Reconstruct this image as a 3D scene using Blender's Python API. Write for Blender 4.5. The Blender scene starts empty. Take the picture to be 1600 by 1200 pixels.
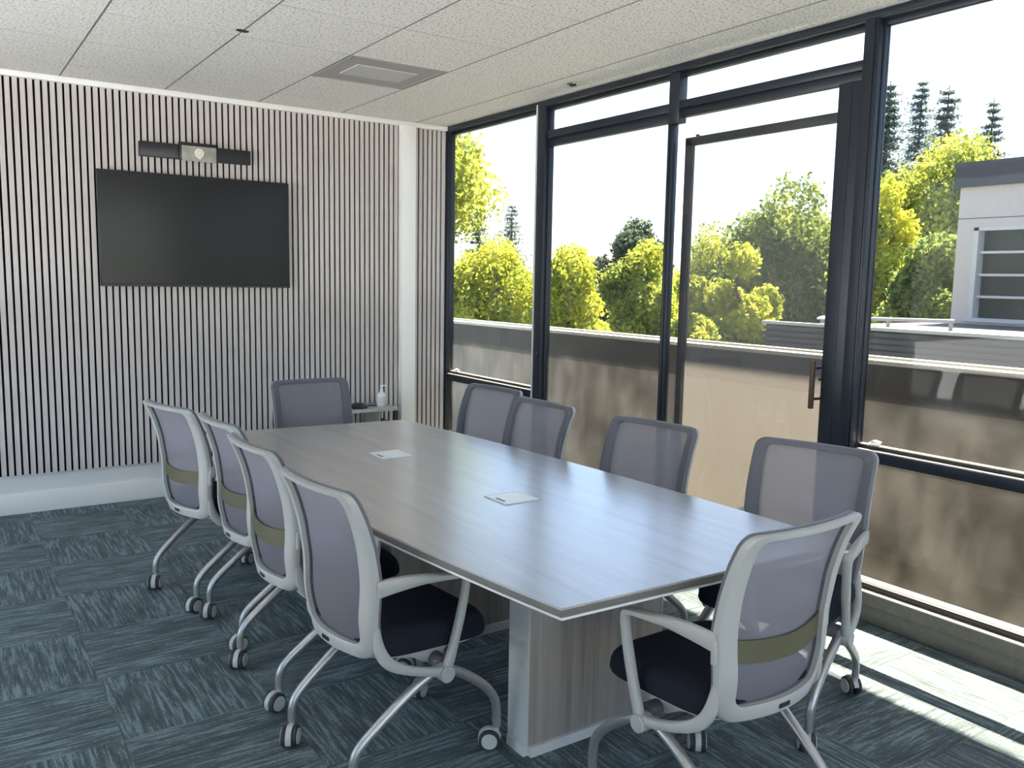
import bpy, bmesh, math, random
import numpy as np
from mathutils import Vector, Matrix

random.seed(7)
rng = np.random.default_rng(7)
scene = bpy.context.scene
COL = scene.collection
PI = math.pi

# ------------------------------------------------------------------ camera
YAW, PITCH, ROLL, FPX = 0.595375, -0.120880, 0.018449, 1344.915
EYE = 1.5195
f_ = Vector((math.sin(YAW) * math.cos(PITCH), math.cos(YAW) * math.cos(PITCH), math.sin(PITCH)))
r_ = Vector((math.cos(YAW), -math.sin(YAW), 0))
u_ = r_.cross(f_)
r2 = r_ * math.cos(ROLL) + u_ * math.sin(ROLL)
u2 = -r_ * math.sin(ROLL) + u_ * math.cos(ROLL)
cam_d = bpy.data.cameras.new('camera')
cam_d.sensor_fit = 'HORIZONTAL'
cam_d.sensor_width = 36.0
cam_d.lens = FPX / 1600.0 * 36.0
cam_d.clip_end = 500
cam = bpy.data.objects.new('camera', cam_d)
COL.objects.link(cam)
cam.matrix_world = Matrix(((r2.x, u2.x, -f_.x, 0), (r2.y, u2.y, -f_.y, 0), (r2.z, u2.z, -f_.z, EYE), (0, 0, 0, 1)))
scene.camera = cam

# ------------------------------------------------------------------ world, sun, exposure
SUN_DIR = Vector((-1.0, -0.25, -1.61)).normalized()      # direction the light travels
SKY_STRENGTH = 0.125
SUN_STRENGTH = 13.5
EXPOSURE = 2.28
world = bpy.data.worlds.new('sky_world')
scene.world = world
world.use_nodes = True
wn = world.node_tree
wn.nodes.clear()
wo = wn.nodes.new('ShaderNodeOutputWorld')
wb = wn.nodes.new('ShaderNodeBackground')
sky = wn.nodes.new('ShaderNodeTexSky')
sky.sky_type = 'NISHITA'
sky.sun_disc = False
sky.sun_elevation = math.asin(-SUN_DIR.z)
sky.sun_rotation = math.atan2(-SUN_DIR.x, -SUN_DIR.y)
sky.air_density = 1.0
sky.dust_density = 1.0
sky.ozone_density = 1.0
wn.links.new(sky.outputs[0], wb.inputs[0])
wb.inputs[1].default_value = SKY_STRENGTH
wn.links.new(wb.outputs[0], wo.inputs[0])

sun_d = bpy.data.lights.new('sun', 'SUN')
sun_d.energy = SUN_STRENGTH
sun_d.angle = math.radians(0.6)
sun_d.color = (1.0, 0.88, 0.68)
sun = bpy.data.objects.new('sun', sun_d)
COL.objects.link(sun)
sun.rotation_euler = SUN_DIR.to_track_quat('-Z', 'Y').to_euler()
sun.location = (20, 5, 30)

vs = scene.view_settings
vs.view_transform = 'Standard'
vs.look = 'None'
vs.gamma = 1.0
vs.exposure = EXPOSURE
vs.use_curve_mapping = False
scene.cycles.max_bounces = 10
scene.cycles.diffuse_bounces = 5
scene.cycles.transparent_max_bounces = 16
scene.cycles.caustics_reflective = False
scene.cycles.caustics_refractive = False
scene.cycles.sample_clamp_indirect = 8.0

# ------------------------------------------------------------------ room measures (metres)
WX = 3.46        # inner face of the window wall
TVY = 6.10       # slatted wall
LX = -1.6        # wall off to the side
FY = -2.4        # wall behind the viewer
CEIL = 2.7015

# daylight portals in the windows and the added wall openings (guide the sky light in, give none of their own)
def portal(loc, sx, sy, rot):
    d = bpy.data.lights.new('window_portal', 'AREA')
    d.shape = 'RECTANGLE'
    d.size, d.size_y = sx, sy
    d.cycles.is_portal = True
    o = bpy.data.objects.new('window_portal', d)
    COL.objects.link(o)
    o.location = loc
    o.rotation_euler = rot
portal((WX + 0.16, 1.4, 1.4), 2.6, 9.3, (0, PI / 2, 0))

# ------------------------------------------------------------------ materials
def mat(name, col, rough=0.5, metal=0.0, spec=0.5, noise=None, bump=0.0, bump_scale=200.0, sheen=0.0):
    """plain principled material; noise=(scale, col2, amount[, stretch xyz])"""
    m = bpy.data.materials.new(name)
    m.use_nodes = True
    nt = m.node_tree
    b = nt.nodes['Principled BSDF']
    b.inputs['Base Color'].default_value = (*col, 1)
    b.inputs['Roughness'].default_value = rough
    b.inputs['Metallic'].default_value = metal
    b.inputs['Specular IOR Level'].default_value = spec
    if sheen:
        b.inputs['Sheen Weight'].default_value = sheen
    tc = nt.nodes.new('ShaderNodeTexCoord')
    if noise:
        sc, c2, amt = noise[:3]
        mp = nt.nodes.new('ShaderNodeMapping')
        if len(noise) > 3:
            mp.inputs['Scale'].default_value = noise[3]
        nz = nt.nodes.new('ShaderNodeTexNoise')
        nz.inputs['Scale'].default_value = sc
        nz.inputs['Detail'].default_value = 5
        nt.links.new(tc.outputs['Object'], mp.inputs[0])
        nt.links.new(mp.outputs[0], nz.inputs['Vector'])
        rp = nt.nodes.new('ShaderNodeValToRGB')
        rp.color_ramp.elements[0].position = (0.5 if amt != 0.14 else 0.40) - 0.5 * amt
        rp.color_ramp.elements[1].position = (0.5 if amt != 0.14 else 0.40) + 0.5 * amt
        rp.color_ramp.elements[0].color = (*col, 1)
        rp.color_ramp.elements[1].color = (*c2, 1)
        nt.links.new(nz.outputs['Fac'], rp.inputs[0])
        nt.links.new(rp.outputs[0], b.inputs['Base Color'])
    if bump:
        nb = nt.nodes.new('ShaderNodeTexNoise')
        nb.inputs['Scale'].default_value = bump_scale
        nb.inputs['Detail'].default_value = 3
        bp_ = nt.nodes.new('ShaderNodeBump')
        bp_.inputs['Strength'].default_value = bump
        bp_.inputs['Distance'].default_value = 0.004
        nt.links.new(tc.outputs['Object'], nb.inputs['Vector'])
        nt.links.new(nb.outputs['Fac'], bp_.inputs['Height'])
        nt.links.new(bp_.outputs[0], b.inputs['Normal'])
    return m

def sheer(name, col, alpha, rough=0.8, transl=0.3):
    """woven mesh: open share = transparent, threads = diffuse + translucent"""
    m = bpy.data.materials.new(name)
    m.use_nodes = True
    nt = m.node_tree
    nt.nodes.clear()
    out = nt.nodes.new('ShaderNodeOutputMaterial')
    d = nt.nodes.new('ShaderNodeBsdfDiffuse')
    d.inputs[0].default_value = (*col, 1)
    t = nt.nodes.new('ShaderNodeBsdfTranslucent')
    t.inputs[0].default_value = (*col, 1)
    mx = nt.nodes.new('ShaderNodeMixShader')
    mx.inputs[0].default_value = transl
    nt.links.new(d.outputs[0], mx.inputs[1])
    nt.links.new(t.outputs[0], mx.inputs[2])
    tr = nt.nodes.new('ShaderNodeBsdfTransparent')
    m2 = nt.nodes.new('ShaderNodeMixShader')
    m2.inputs[0].default_value = alpha
    nt.links.new(tr.outputs[0], m2.inputs[1])
    nt.links.new(mx.outputs[0], m2.inputs[2])
    nt.links.new(m2.outputs[0], out.inputs[0])
    return m

def glass(name, tint, dirt=0.04, refl=1.0):
    """window pane: tinted clear glass with a fresnel reflection and a film of dust"""
    m = bpy.data.materials.new(name)
    m.use_nodes = True
    nt = m.node_tree
    nt.nodes.clear()
    out = nt.nodes.new('ShaderNodeOutputMaterial')
    tr = nt.nodes.new('ShaderNodeBsdfTransparent')
    tr.inputs[0].default_value = (*tint, 1)
    gl = nt.nodes.new('ShaderNodeBsdfGlossy')
    gl.inputs['Roughness'].default_value = 0.02
    fr = nt.nodes.new('ShaderNodeFresnel')
    fr.inputs[0].default_value = 1.5
    ml = nt.nodes.new('ShaderNodeMath')
    ml.operation = 'MULTIPLY'
    ml.inputs[1].default_value = refl
    nt.links.new(fr.outputs[0], ml.inputs[0])
    geo = nt.nodes.new('ShaderNodeNewGeometry')
    inv = nt.nodes.new('ShaderNodeMath')
    inv.operation = 'SUBTRACT'
    inv.inputs[0].default_value = 1.0
    nt.links.new(geo.outputs['Backfacing'], inv.inputs[1])
    ml2 = nt.nodes.new('ShaderNodeMath')
    ml2.operation = 'MULTIPLY'
    nt.links.new(ml.outputs[0], ml2.inputs[0])
    nt.links.new(inv.outputs[0], ml2.inputs[1])
    mx = nt.nodes.new('ShaderNodeMixShader')
    nt.links.new(ml2.outputs[0], mx.inputs[0])
    nt.links.new(tr.outputs[0], mx.inputs[1])
    nt.links.new(gl.outputs[0], mx.inputs[2])
    df = nt.nodes.new('ShaderNodeBsdfTranslucent')
    df.inputs[0].default_value = (0.62, 0.60, 0.57, 1)
    df2 = nt.nodes.new('ShaderNodeBsdfDiffuse')
    df2.inputs[0].default_value = (0.62, 0.60, 0.57, 1)
    dm = nt.nodes.new('ShaderNodeMixShader')
    dm.inputs[0].default_value = 0.5
    nt.links.new(df.outputs[0], dm.inputs[1])
    nt.links.new(df2.outputs[0], dm.inputs[2])
    tc = nt.nodes.new('ShaderNodeTexCoord')
    mp = nt.nodes.new('ShaderNodeMapping')
    mp.inputs['Scale'].default_value = (1, 2.2, 1.4)
    nt.links.new(tc.outputs['Object'], mp.inputs[0])
    nz = nt.nodes.new('ShaderNodeTexNoise')
    nz.inputs['Scale'].default_value = 2.4
    nz.inputs['Detail'].default_value = 8
    nt.links.new(mp.outputs[0], nz.inputs['Vector'])
    mr = nt.nodes.new('ShaderNodeMapRange')
    mr.inputs[1].default_value = 0.35
    mr.inputs[2].default_value = 0.75
    mr.inputs[3].default_value = dirt * 0.3
    mr.inputs[4].default_value = dirt * 1.8
    nt.links.new(nz.outputs['Fac'], mr.inputs[0])
    m3 = nt.nodes.new('ShaderNodeMixShader')
    nt.links.new(mr.outputs[0], m3.inputs[0])
    nt.links.new(mx.outputs[0], m3.inputs[1])
    nt.links.new(dm.outputs[0], m3.inputs[2])
    nt.links.new(m3.outputs[0], out.inputs[0])
    return m

def wood(name, c1, c2, c3, axis, rough, bands=26.0, spec=0.5):
    """straight-grained laminate; axis = grain direction index"""
    m = bpy.data.materials.new(name)
    m.use_nodes = True
    nt = m.node_tree
    b = nt.nodes['Principled BSDF']
    b.inputs['Roughness'].default_value = rough
    b.inputs['Specular IOR Level'].default_value = spec
    if spec > 0.6:
        b.inputs['Coat Weight'].default_value = 1.0
        b.inputs['Coat IOR'].default_value = 1.9
        b.inputs['Coat Roughness'].default_value = 0.24
    tc = nt.nodes.new('ShaderNodeTexCoord')
    def layer(sc, stretch, detail):
        mp = nt.nodes.new('ShaderNodeMapping')
        s = [1.0, 1.0, 1.0]
        s[axis] = stretch
        mp.inputs['Scale'].default_value = s
        nz = nt.nodes.new('ShaderNodeTexNoise')
        nz.inputs['Scale'].default_value = sc
        nz.inputs['Detail'].default_value = detail
        nz.inputs['Roughness'].default_value = 0.6
        nt.links.new(tc.outputs['Object'], mp.inputs[0])
        nt.links.new(mp.outputs[0], nz.inputs['Vector'])
        return nz
    a = layer(bands, 0.045, 4)
    d = layer(bands * 5, 0.02, 3)
    mx = nt.nodes.new('ShaderNodeMix')
    mx.data_type = 'FLOAT'
    mx.inputs[0].default_value = 0.35
    nt.links.new(a.outputs['Fac'], mx.inputs[2])
    nt.links.new(d.outputs['Fac'], mx.inputs[3])
    rp = nt.nodes.new('ShaderNodeValToRGB')
    e = rp.color_ramp.elements
    e[0].position, e[0].color = 0.33, (*c1, 1)
    e[1].position, e[1].color = 0.68, (*c3, 1)
    mid = e.new(0.5)
    mid.color = (*c2, 1)
    nt.links.new(mx.outputs[0], rp.inputs[0])
    nt.links.new(rp.outputs[0], b.inputs['Base Color'])
    return m

def carpet_mat():
    m = bpy.data.materials.new('carpet')
    m.use_nodes = True
    nt = m.node_tree
    b = nt.nodes['Principled BSDF']
    b.inputs['Roughness'].default_value = 0.85
    b.inputs['Specular IOR Level'].default_value = 0.2
    b.inputs['Sheen Weight'].default_value = 0.12
    b.inputs['Sheen Tint'].default_value = (0.7, 0.85, 0.9, 1)
    tc = nt.nodes.new('ShaderNodeTexCoord')
    oi = nt.nodes.new('ShaderNodeObjectInfo')
    mulr = nt.nodes.new('ShaderNodeMath')
    mulr.operation = 'MULTIPLY'
    mulr.inputs[1].default_value = 60.0
    nt.links.new(oi.outputs['Random'], mulr.inputs[0])
    def layer(sc, stretch, detail):
        mp = nt.nodes.new('ShaderNodeMapping')
        mp.inputs['Scale'].default_value = (stretch, 1, 1)
        cb = nt.nodes.new('ShaderNodeCombineXYZ')
        nt.links.new(mulr.outputs[0], cb.inputs[0])
        nt.links.new(mulr.outputs[0], cb.inputs[1])
        nt.links.new(cb.outputs[0], mp.inputs['Location'])
        nt.links.new(tc.outputs['Object'], mp.inputs[0])
        nz = nt.nodes.new('ShaderNodeTexNoise')
        nz.inputs['Scale'].default_value = sc
        nz.inputs['Detail'].default_value = detail
        nz.inputs['Roughness'].default_value = 0.65
        nt.links.new(mp.outputs[0], nz.inputs['Vector'])
        return nz
    a = layer(72.0, 0.075, 6)
    c = layer(9.0, 0.35, 3)
    e_ = layer(200.0, 0.3, 2)
    add = nt.nodes.new('ShaderNodeMath')
    add.operation = 'MULTIPLY_ADD'
    add.inputs[1].default_value = 0.45
    nt.links.new(c.outputs['Fac'], add.inputs[0])
    nt.links.new(a.outputs['Fac'], add.inputs[2])
    add2 = nt.nodes.new('ShaderNodeMath')
    add2.operation = 'MULTIPLY_ADD'
    add2.inputs[1].default_value = 0.34
    nt.links.new(e_.outputs['Fac'], add2.inputs[0])
    nt.links.new(add.outputs[0], add2.inputs[2])
    rp = nt.nodes.new('ShaderNodeValToRGB')
    el = rp.color_ramp.elements
    el[0].position, el[0].color = 0.69, (0.033, 0.045, 0.048, 1)
    el[1].position, el[1].color = 1.12, (0.190, 0.242, 0.250, 1)
    m1 = el.new(0.90)
    m1.color = (0.080, 0.105, 0.111, 1)
    nt.links.new(add2.outputs[0], rp.inputs[0])
    nt.links.new(rp.outputs[0], b.inputs['Base Color'])
    bp_ = nt.nodes.new('ShaderNodeBump')
    bp_.inputs['Strength'].default_value = 0.5
    bp_.inputs['Distance'].default_value = 0.004
    nt.links.new(add2.outputs[0], bp_.inputs['Height'])
    nt.links.new(bp_.outputs[0], b.inputs['Normal'])
    return m

def leaf_mat(name, c_dark, c_mid, c_light, scale=0.55):
    m = bpy.data.materials.new(name)
    m.use_nodes = True
    nt = m.node_tree
    nt.nodes.clear()
    out = nt.nodes.new('ShaderNodeOutputMaterial')
    tc = nt.nodes.new('ShaderNodeTexCoord')
    def nz_(sc, det):
        n = nt.nodes.new('ShaderNodeTexNoise')
        n.inputs['Scale'].default_value = sc
        n.inputs['Detail'].default_value = det
        nt.links.new(tc.outputs['Object'], n.inputs['Vector'])
        return n
    a, c = nz_(scale, 2), nz_(6.0, 1)
    mx = nt.nodes.new('ShaderNodeMix')
    mx.data_type = 'FLOAT'
    mx.inputs[0].default_value = 0.45
    nt.links.new(a.outputs['Fac'], mx.inputs[2])
    nt.links.new(c.outputs['Fac'], mx.inputs[3])
    rp = nt.nodes.new('ShaderNodeValToRGB')
    e = rp.color_ramp.elements
    e[0].position, e[0].color = 0.36, (*c_dark, 1)
    e[1].position, e[1].color = 0.62, (*c_light, 1)
    k = e.new(0.49)
    k.color = (*c_mid, 1)
    nt.links.new(mx.outputs[0], rp.inputs[0])
    d = nt.nodes.new('ShaderNodeBsdfDiffuse')
    t = nt.nodes.new('ShaderNodeBsdfTranslucent')
    nt.links.new(rp.outputs[0], d.inputs[0])
    nt.links.new(rp.outputs[0], t.inputs[0])
    ms = nt.nodes.new('ShaderNodeMixShader')
    ms.inputs[0].default_value = 0.5
    nt.links.new(d.outputs[0], ms.inputs[1])
    nt.links.new(t.outputs[0], ms.inputs[2])
    nt.links.new(ms.outputs[0], out.inputs[0])
    return m

M = {}
M['white'] = mat('white_paint', (0.80, 0.79, 0.76), 0.55, bump=0.05, bump_scale=300)
M['wall_grey'] = mat('wall_paint', (0.66, 0.665, 0.67), 0.6)
M['tile'] = mat('ceiling_tile_board', (0.34, 0.325, 0.30), 0.95, spec=0.1, noise=(75.0, (0.77, 0.75, 0.71), 0.14), bump=0.5, bump_scale=95)
M['tbar'] = mat('ceiling_bar', (0.56, 0.545, 0.51), 0.5)
M['tee'] = mat('ceiling_tee', (0.20, 0.19, 0.18), 0.6)
M['void'] = mat('ceiling_void', (0.10, 0.10, 0.10), 0.9)
M['slat'] = wood('slat_wood', (0.43, 0.385, 0.37), (0.53, 0.48, 0.46), (0.60, 0.55, 0.53), 2, 0.6, 30)
M['felt'] = mat('black_felt', (0.008, 0.008, 0.011), 0.95, spec=0.1)
M['carpet'] = carpet_mat()
M['table'] = wood('table_laminate', (0.29, 0.28, 0.265), (0.35, 0.342, 0.328), (0.40, 0.392, 0.38), 1, 0.28, 20, 0.8)
M['table_v'] = wood('pedestal_laminate', (0.22, 0.19, 0.17), (0.32, 0.28, 0.25), (0.40, 0.355, 0.32), 2, 0.45, 20)
M['table_edge'] = mat('table_edge', (0.13, 0.12, 0.11), 0.35)
M['table_under'] = mat('table_under', (0.62, 0.62, 0.61), 0.5)
M['ped_edge'] = mat('pedestal_edge', (0.55, 0.57, 0.585), 0.5)
M['frame'] = mat('window_metal', (0.009, 0.014, 0.024), 0.42, metal=0.0, spec=0.5)
M['frame2'] = mat('window_metal_bronze', (0.020, 0.021, 0.024), 0.5)
M['ledge'] = mat('sill_metal', (0.42, 0.39, 0.35), 0.45)
M['sill_out'] = mat('outer_sill', (0.36, 0.31, 0.22), 0.6)
M['curb'] = mat('sill_curb', (0.12, 0.115, 0.10), 0.7, noise=(30, (0.17, 0.155, 0.13), 0.5))
M['glass'] = glass('window_glass', (0.755, 0.765, 0.77), 0.024, 0.5)
M['glass_clear'] = glass('transom_glass', (0.93, 0.94, 0.95), 0.01, 1.0)
M['screen_mesh'] = sheer('insect_screen', (0.135, 0.125, 0.112), 0.52, transl=0.6)
M['plastic'] = mat('chair_plastic', (0.37, 0.378, 0.365), 0.5)
M['mesh'] = sheer('chair_mesh', (0.285, 0.28, 0.325), 0.83, transl=0.45)
M['rim'] = mat('chair_rim_fabric', (0.115, 0.115, 0.135), 0.85, sheen=0.2)
M['lumbar'] = mat('chair_lumbar', (0.085, 0.080, 0.042), 0.6)
M['seat'] = mat('chair_seat_fabric', (0.012, 0.014, 0.022), 0.9, spec=0.2, bump=0.3, bump_scale=700)
M['leg'] = mat('chair_leg_metal', (0.46, 0.46, 0.46), 0.34, metal=0.75)
M['tyre'] = mat('caster_tyre', (0.03, 0.03, 0.032), 0.6)
M['cap'] = mat('caster_cap', (0.50, 0.495, 0.475), 0.5)
M['pivot'] = mat('chair_pivot', (0.10, 0.10, 0.11), 0.5)
M['badge'] = mat('chair_badge', (0.02, 0.02, 0.02), 0.4)
M['black'] = mat('black_plastic', (0.012, 0.013, 0.017), 0.4)
M['screen'] = mat('tv_screen', (0.005, 0.006, 0.009), 0.18, spec=0.38)
M['film'] = mat('silver_film', (0.48, 0.46, 0.42), 0.3, metal=0.6, noise=(12, (0.25, 0.24, 0.22), 0.5))
M['lens'] = mat('lens_ring', (0.78, 0.74, 0.68), 0.35)
M['grille'] = mat('vent_grille', (0.33, 0.315, 0.31), 0.6)
M['grille2'] = mat('vent_core', (0.47, 0.47, 0.44), 0.6)
M['green'] = mat('green_tape', (0.02, 0.10, 0.012), 0.6)
M['chrome'] = mat('chrome', (0.65, 0.65, 0.65), 0.2, metal=1.0)
M['box_metal'] = mat('power_box_metal', (0.78, 0.81, 0.82), 0.3)
M['box_slot'] = mat('power_box_slot', (0.10, 0.12, 0.12), 0.5)
M['handle_wood'] = mat('handle_wood', (0.085, 0.05, 0.035), 0.5, noise=(25, (0.05, 0.03, 0.02), 0.5, (1, 1, 0.1)))
M['bottle'] = mat('bottle_clear', (0.72, 0.76, 0.76), 0.2)
M['bottle_white'] = mat('bottle_pump', (0.85, 0.85, 0.84), 0.35)
M['concrete'] = mat('parapet_stucco', (0.27, 0.255, 0.245), 0.9, noise=(3.0, (0.22, 0.207, 0.198), 0.6), bump=0.3, bump_scale=40)
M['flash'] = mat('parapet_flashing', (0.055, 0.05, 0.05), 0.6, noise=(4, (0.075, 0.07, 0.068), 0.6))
M['coping'] = mat('coping_metal', (0.62, 0.60, 0.55), 0.5)
M['groove'] = mat('coping_groove', (0.10, 0.10, 0.10), 0.7)
M['deck'] = mat('deck', (0.20, 0.18, 0.155), 0.85, noise=(5, (0.16, 0.145, 0.125), 0.6))
M['terrace'] = mat('terrace_paving', (0.66, 0.73, 0.84), 0.8, noise=(3, (0.60, 0.67, 0.78), 0.5))  # added bounce surface, its blue tint offsets the warm sun
M['ground'] = mat('lawn', (0.05, 0.075, 0.03), 0.95, noise=(0.4, (0.08, 0.09, 0.05), 0.6))
M['brick'] = mat('pale_brick', (0.66, 0.58, 0.545), 0.85, noise=(14, (0.60, 0.53, 0.50), 0.5))
M['roof_dark'] = mat('roof_fascia', (0.05, 0.05, 0.065), 0.7)
M['roof_rib'] = mat('ribbed_cladding', (0.075, 0.066, 0.074), 0.7)
M['bwin'] = mat('far_glass', (0.025, 0.04, 0.044), 0.15, spec=0.15)
M['bbar'] = mat('far_window_bar', (0.62, 0.62, 0.60), 0.5)
M['pale_metal'] = mat('pale_metal', (0.55, 0.54, 0.52), 0.5)
M['bark'] = mat('bark', (0.07, 0.055, 0.042), 0.9)
M['leaf_y'] = leaf_mat('leaf_yellow', (0.17, 0.235, 0.045), (0.43, 0.47, 0.07), (0.74, 0.70, 0.10))
M['leaf_g'] = leaf_mat('leaf_green', (0.10, 0.145, 0.055), (0.19, 0.26, 0.075), (0.40, 0.44, 0.10))
M['leaf_m'] = leaf_mat('leaf_mixed', (0.12, 0.18, 0.055), (0.29, 0.35, 0.07), (0.62, 0.60, 0.10))
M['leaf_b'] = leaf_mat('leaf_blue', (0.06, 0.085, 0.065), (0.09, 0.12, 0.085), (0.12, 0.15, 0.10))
M['needle'] = leaf_mat('needles', (0.14, 0.18, 0.18), (0.18, 0.22, 0.21), (0.23, 0.26, 0.24))  # tones lightened so the colour stands in for distance haze

# ------------------------------------------------------------------ mesh helpers
def new_bm():
    return bmesh.new()

def box(bm, x0, x1, y0, y1, z0, z1, mi=0):
    v = [bm.verts.new(p) for p in ((x0, y0, z0), (x1, y0, z0), (x1, y1, z0), (x0, y1, z0), (x0, y0, z1), (x1, y0, z1), (x1, y1, z1), (x0, y1, z1))]
    for q in ((0, 3, 2, 1), (4, 5, 6, 7), (0, 1, 5, 4), (1, 2, 6, 5), (2, 3, 7, 6), (3, 0, 4, 7)):
        fc = bm.faces.new([v[i] for i in q])
        fc.material_index = mi
    return v

def bevel_all(bm, w, seg=2):
    bmesh.ops.bevel(bm, geom=bm.edges[:], offset=w, segments=seg, profile=0.5, affect='EDGES')

def ring_loft(bm, rings, close_ends=True, mi=0, closed=False):
    vs_ = [[bm.verts.new(p) for p in r] for r in rings]
    n = len(vs_[0])
    m = len(vs_)
    for i in range(m if closed else m - 1):
        a, b = vs_[i], vs_[(i + 1) % m]
        for j in range(n):
            fc = bm.faces.new((a[j], a[(j + 1) % n], b[(j + 1) % n], b[j]))
            fc.material_index = mi
    if close_ends and not closed:
        for fc in (bm.faces.new(list(reversed(vs_[0]))), bm.faces.new(vs_[-1])):
            fc.material_index = mi
    return vs_

def smooth_path(pts, rad=None, n=5):
    """Catmull-Rom resample of points (tuples of equal length)"""
    P = [np.array(p, float) for p in pts]
    P = [2 * P[0] - P[1]] + P + [2 * P[-1] - P[-2]]
    out = []
    for i in range(1, len(P) - 2):
        for k in range(n):
            t = k / n
            a, b, c, d = P[i - 1], P[i], P[i + 1], P[i + 2]
            out.append(0.5 * ((2 * b) + (c - a) * t + (2 * a - 5 * b + 4 * c - d) * t * t + (3 * b - a - 3 * c + d) * t ** 3))
    out.append(P[-2])
    return out

def tube(bm, pts, r, seg=10, mi=0):
    pts = [Vector(p[:3]) for p in pts]
    rings = []
    ref = None
    for i, p in enumerate(pts):
        t = (pts[min(i + 1, len(pts) - 1)] - pts[max(i - 1, 0)]).normalized()
        if ref is None:
            ref = Vector((0, 0, 1)) if abs(t.z) < 0.9 else Vector((1, 0, 0))
        a = (ref - t * ref.dot(t)).normalized()
        ref = a
        b = t.cross(a)
        rr = r[i] if hasattr(r, '__len__') else r
        rings.append([p + (a * math.cos(2 * PI * k / seg) + b * math.sin(2 * PI * k / seg)) * rr for k in range(seg)])
    ring_loft(bm, rings, mi=mi)

def ribbon(bm, stations, seg=12, power=3.0):
    """stations: (x,y,z, half lateral, half other); lateral axis = x; the other is in the yz plane, across the path"""
    S = [np.array(s, float) for s in stations]
    rings = []
    for i, s in enumerate(S):
        t = S[min(i + 1, len(S) - 1)][:3] - S[max(i - 1, 0)][:3]
        t = Vector((0, t[1], t[2])).normalized()
        v = Vector((0, -t.z, t.y))
        ring = []
        for k in range(seg):
            a = 2 * PI * k / seg
            ca, sa = math.cos(a), math.sin(a)
            cx = math.copysign(abs(ca) ** (2 / power), ca) * s[3]
            cv = math.copysign(abs(sa) ** (2 / power), sa) * s[4]
            ring.append(Vector(s[:3]) + Vector((cx, 0, 0)) + v * cv)
        rings.append(ring)
    ring_loft(bm, rings)

def cyl(bm, c, axis, r, h, seg=20, mi=0, r2_=None):
    """cylinder along axis ('x','y','z'), centred on c"""
    r2_ = r if r2_ is None else r2_
    rings = []
    for s, rr in ((-0.5, r), (0.5, r2_)):
        ring = []
        for k in range(seg):
            a = 2 * PI * k / seg
            p = (math.cos(a) * rr, math.sin(a) * rr)
            q = {'x': (s * h, p[0], p[1]), 'y': (p[1], s * h, p[0]), 'z': (p[0], p[1], s * h)}[axis]
            ring.append((c[0] + q[0], c[1] + q[1], c[2] + q[2]))
        rings.append(ring)
    ring_loft(bm, rings, mi=mi)

def lathe(bm, prof, c, seg=20, mi=0):
    rings = [[(c[0] + r * math.cos(2 * PI * k / seg), c[1] + r * math.sin(2 * PI * k / seg), c[2] + z) for k in range(seg)] for r, z in prof]
    ring_loft(bm, rings, mi=mi)

def obj(name, bm, mats, parent=None, smooth=False, loc=None):
    bmesh.ops.recalc_face_normals(bm, faces=bm.faces[:])
    me = bpy.data.meshes.new(name)
    bm.to_mesh(me)
    bm.free()
    for m in (mats if isinstance(mats, (list, tuple)) else [mats]):
        me.materials.append(m)
    if smooth:
        me.polygons.foreach_set('use_smooth', [True] * len(me.polygons))
        if smooth != 'all':
            me.set_sharp_from_angle(angle=math.radians(40))
    o = bpy.data.objects.new(name, me)
    COL.objects.link(o)
    if parent:
        o.parent = parent
    if loc:
        o.location = loc
    return o

def share(name, me, parent=None, loc=(0, 0, 0), rot=(0, 0, 0)):
    o = bpy.data.objects.new(name, me)
    COL.objects.link(o)
    o.parent = parent
    o.location = loc
    o.rotation_euler = rot
    return o

def boxobj(name, x0, x1, y0, y1, z0, z1, m, parent=None, bev=0.0):
    """box with its origin at its base centre"""
    bm = new_bm()
    cx, cy = (x0 + x1) / 2, (y0 + y1) / 2
    box(bm, x0 - cx, x1 - cx, y0 - cy, y1 - cy, 0, z1 - z0)
    if bev:
        bevel_all(bm, bev, 2)
    p = parent.location if parent else Vector((0, 0, 0))
    return obj(name, bm, m, parent, smooth=bool(bev), loc=(cx - p.x, cy - p.y, z0 - p.z))

def thing(name, label, cat, loc=(0, 0, 0), rz=0.0, group=None):
    o = bpy.data.objects.new(name, None)
    COL.objects.link(o)
    o.empty_display_size = 0.1
    o.location = loc
    o.rotation_euler = (0, 0, rz)
    tag(o, label, cat, group)
    return o

def tag(o, label, cat, group=None):
    o['label'] = label
    o['category'] = cat
    if group:
        o['group'] = group
    return o

def struct(o, label=None):
    o['kind'] = 'structure'
    if label:
        o['label'] = label
    return o

def sroot(name, label, loc=(0, 0, 0)):
    o = bpy.data.objects.new(name, None)
    COL.objects.link(o)
    o.empty_display_size = 0.1
    o.location = loc
    return struct(o, label)

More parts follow.
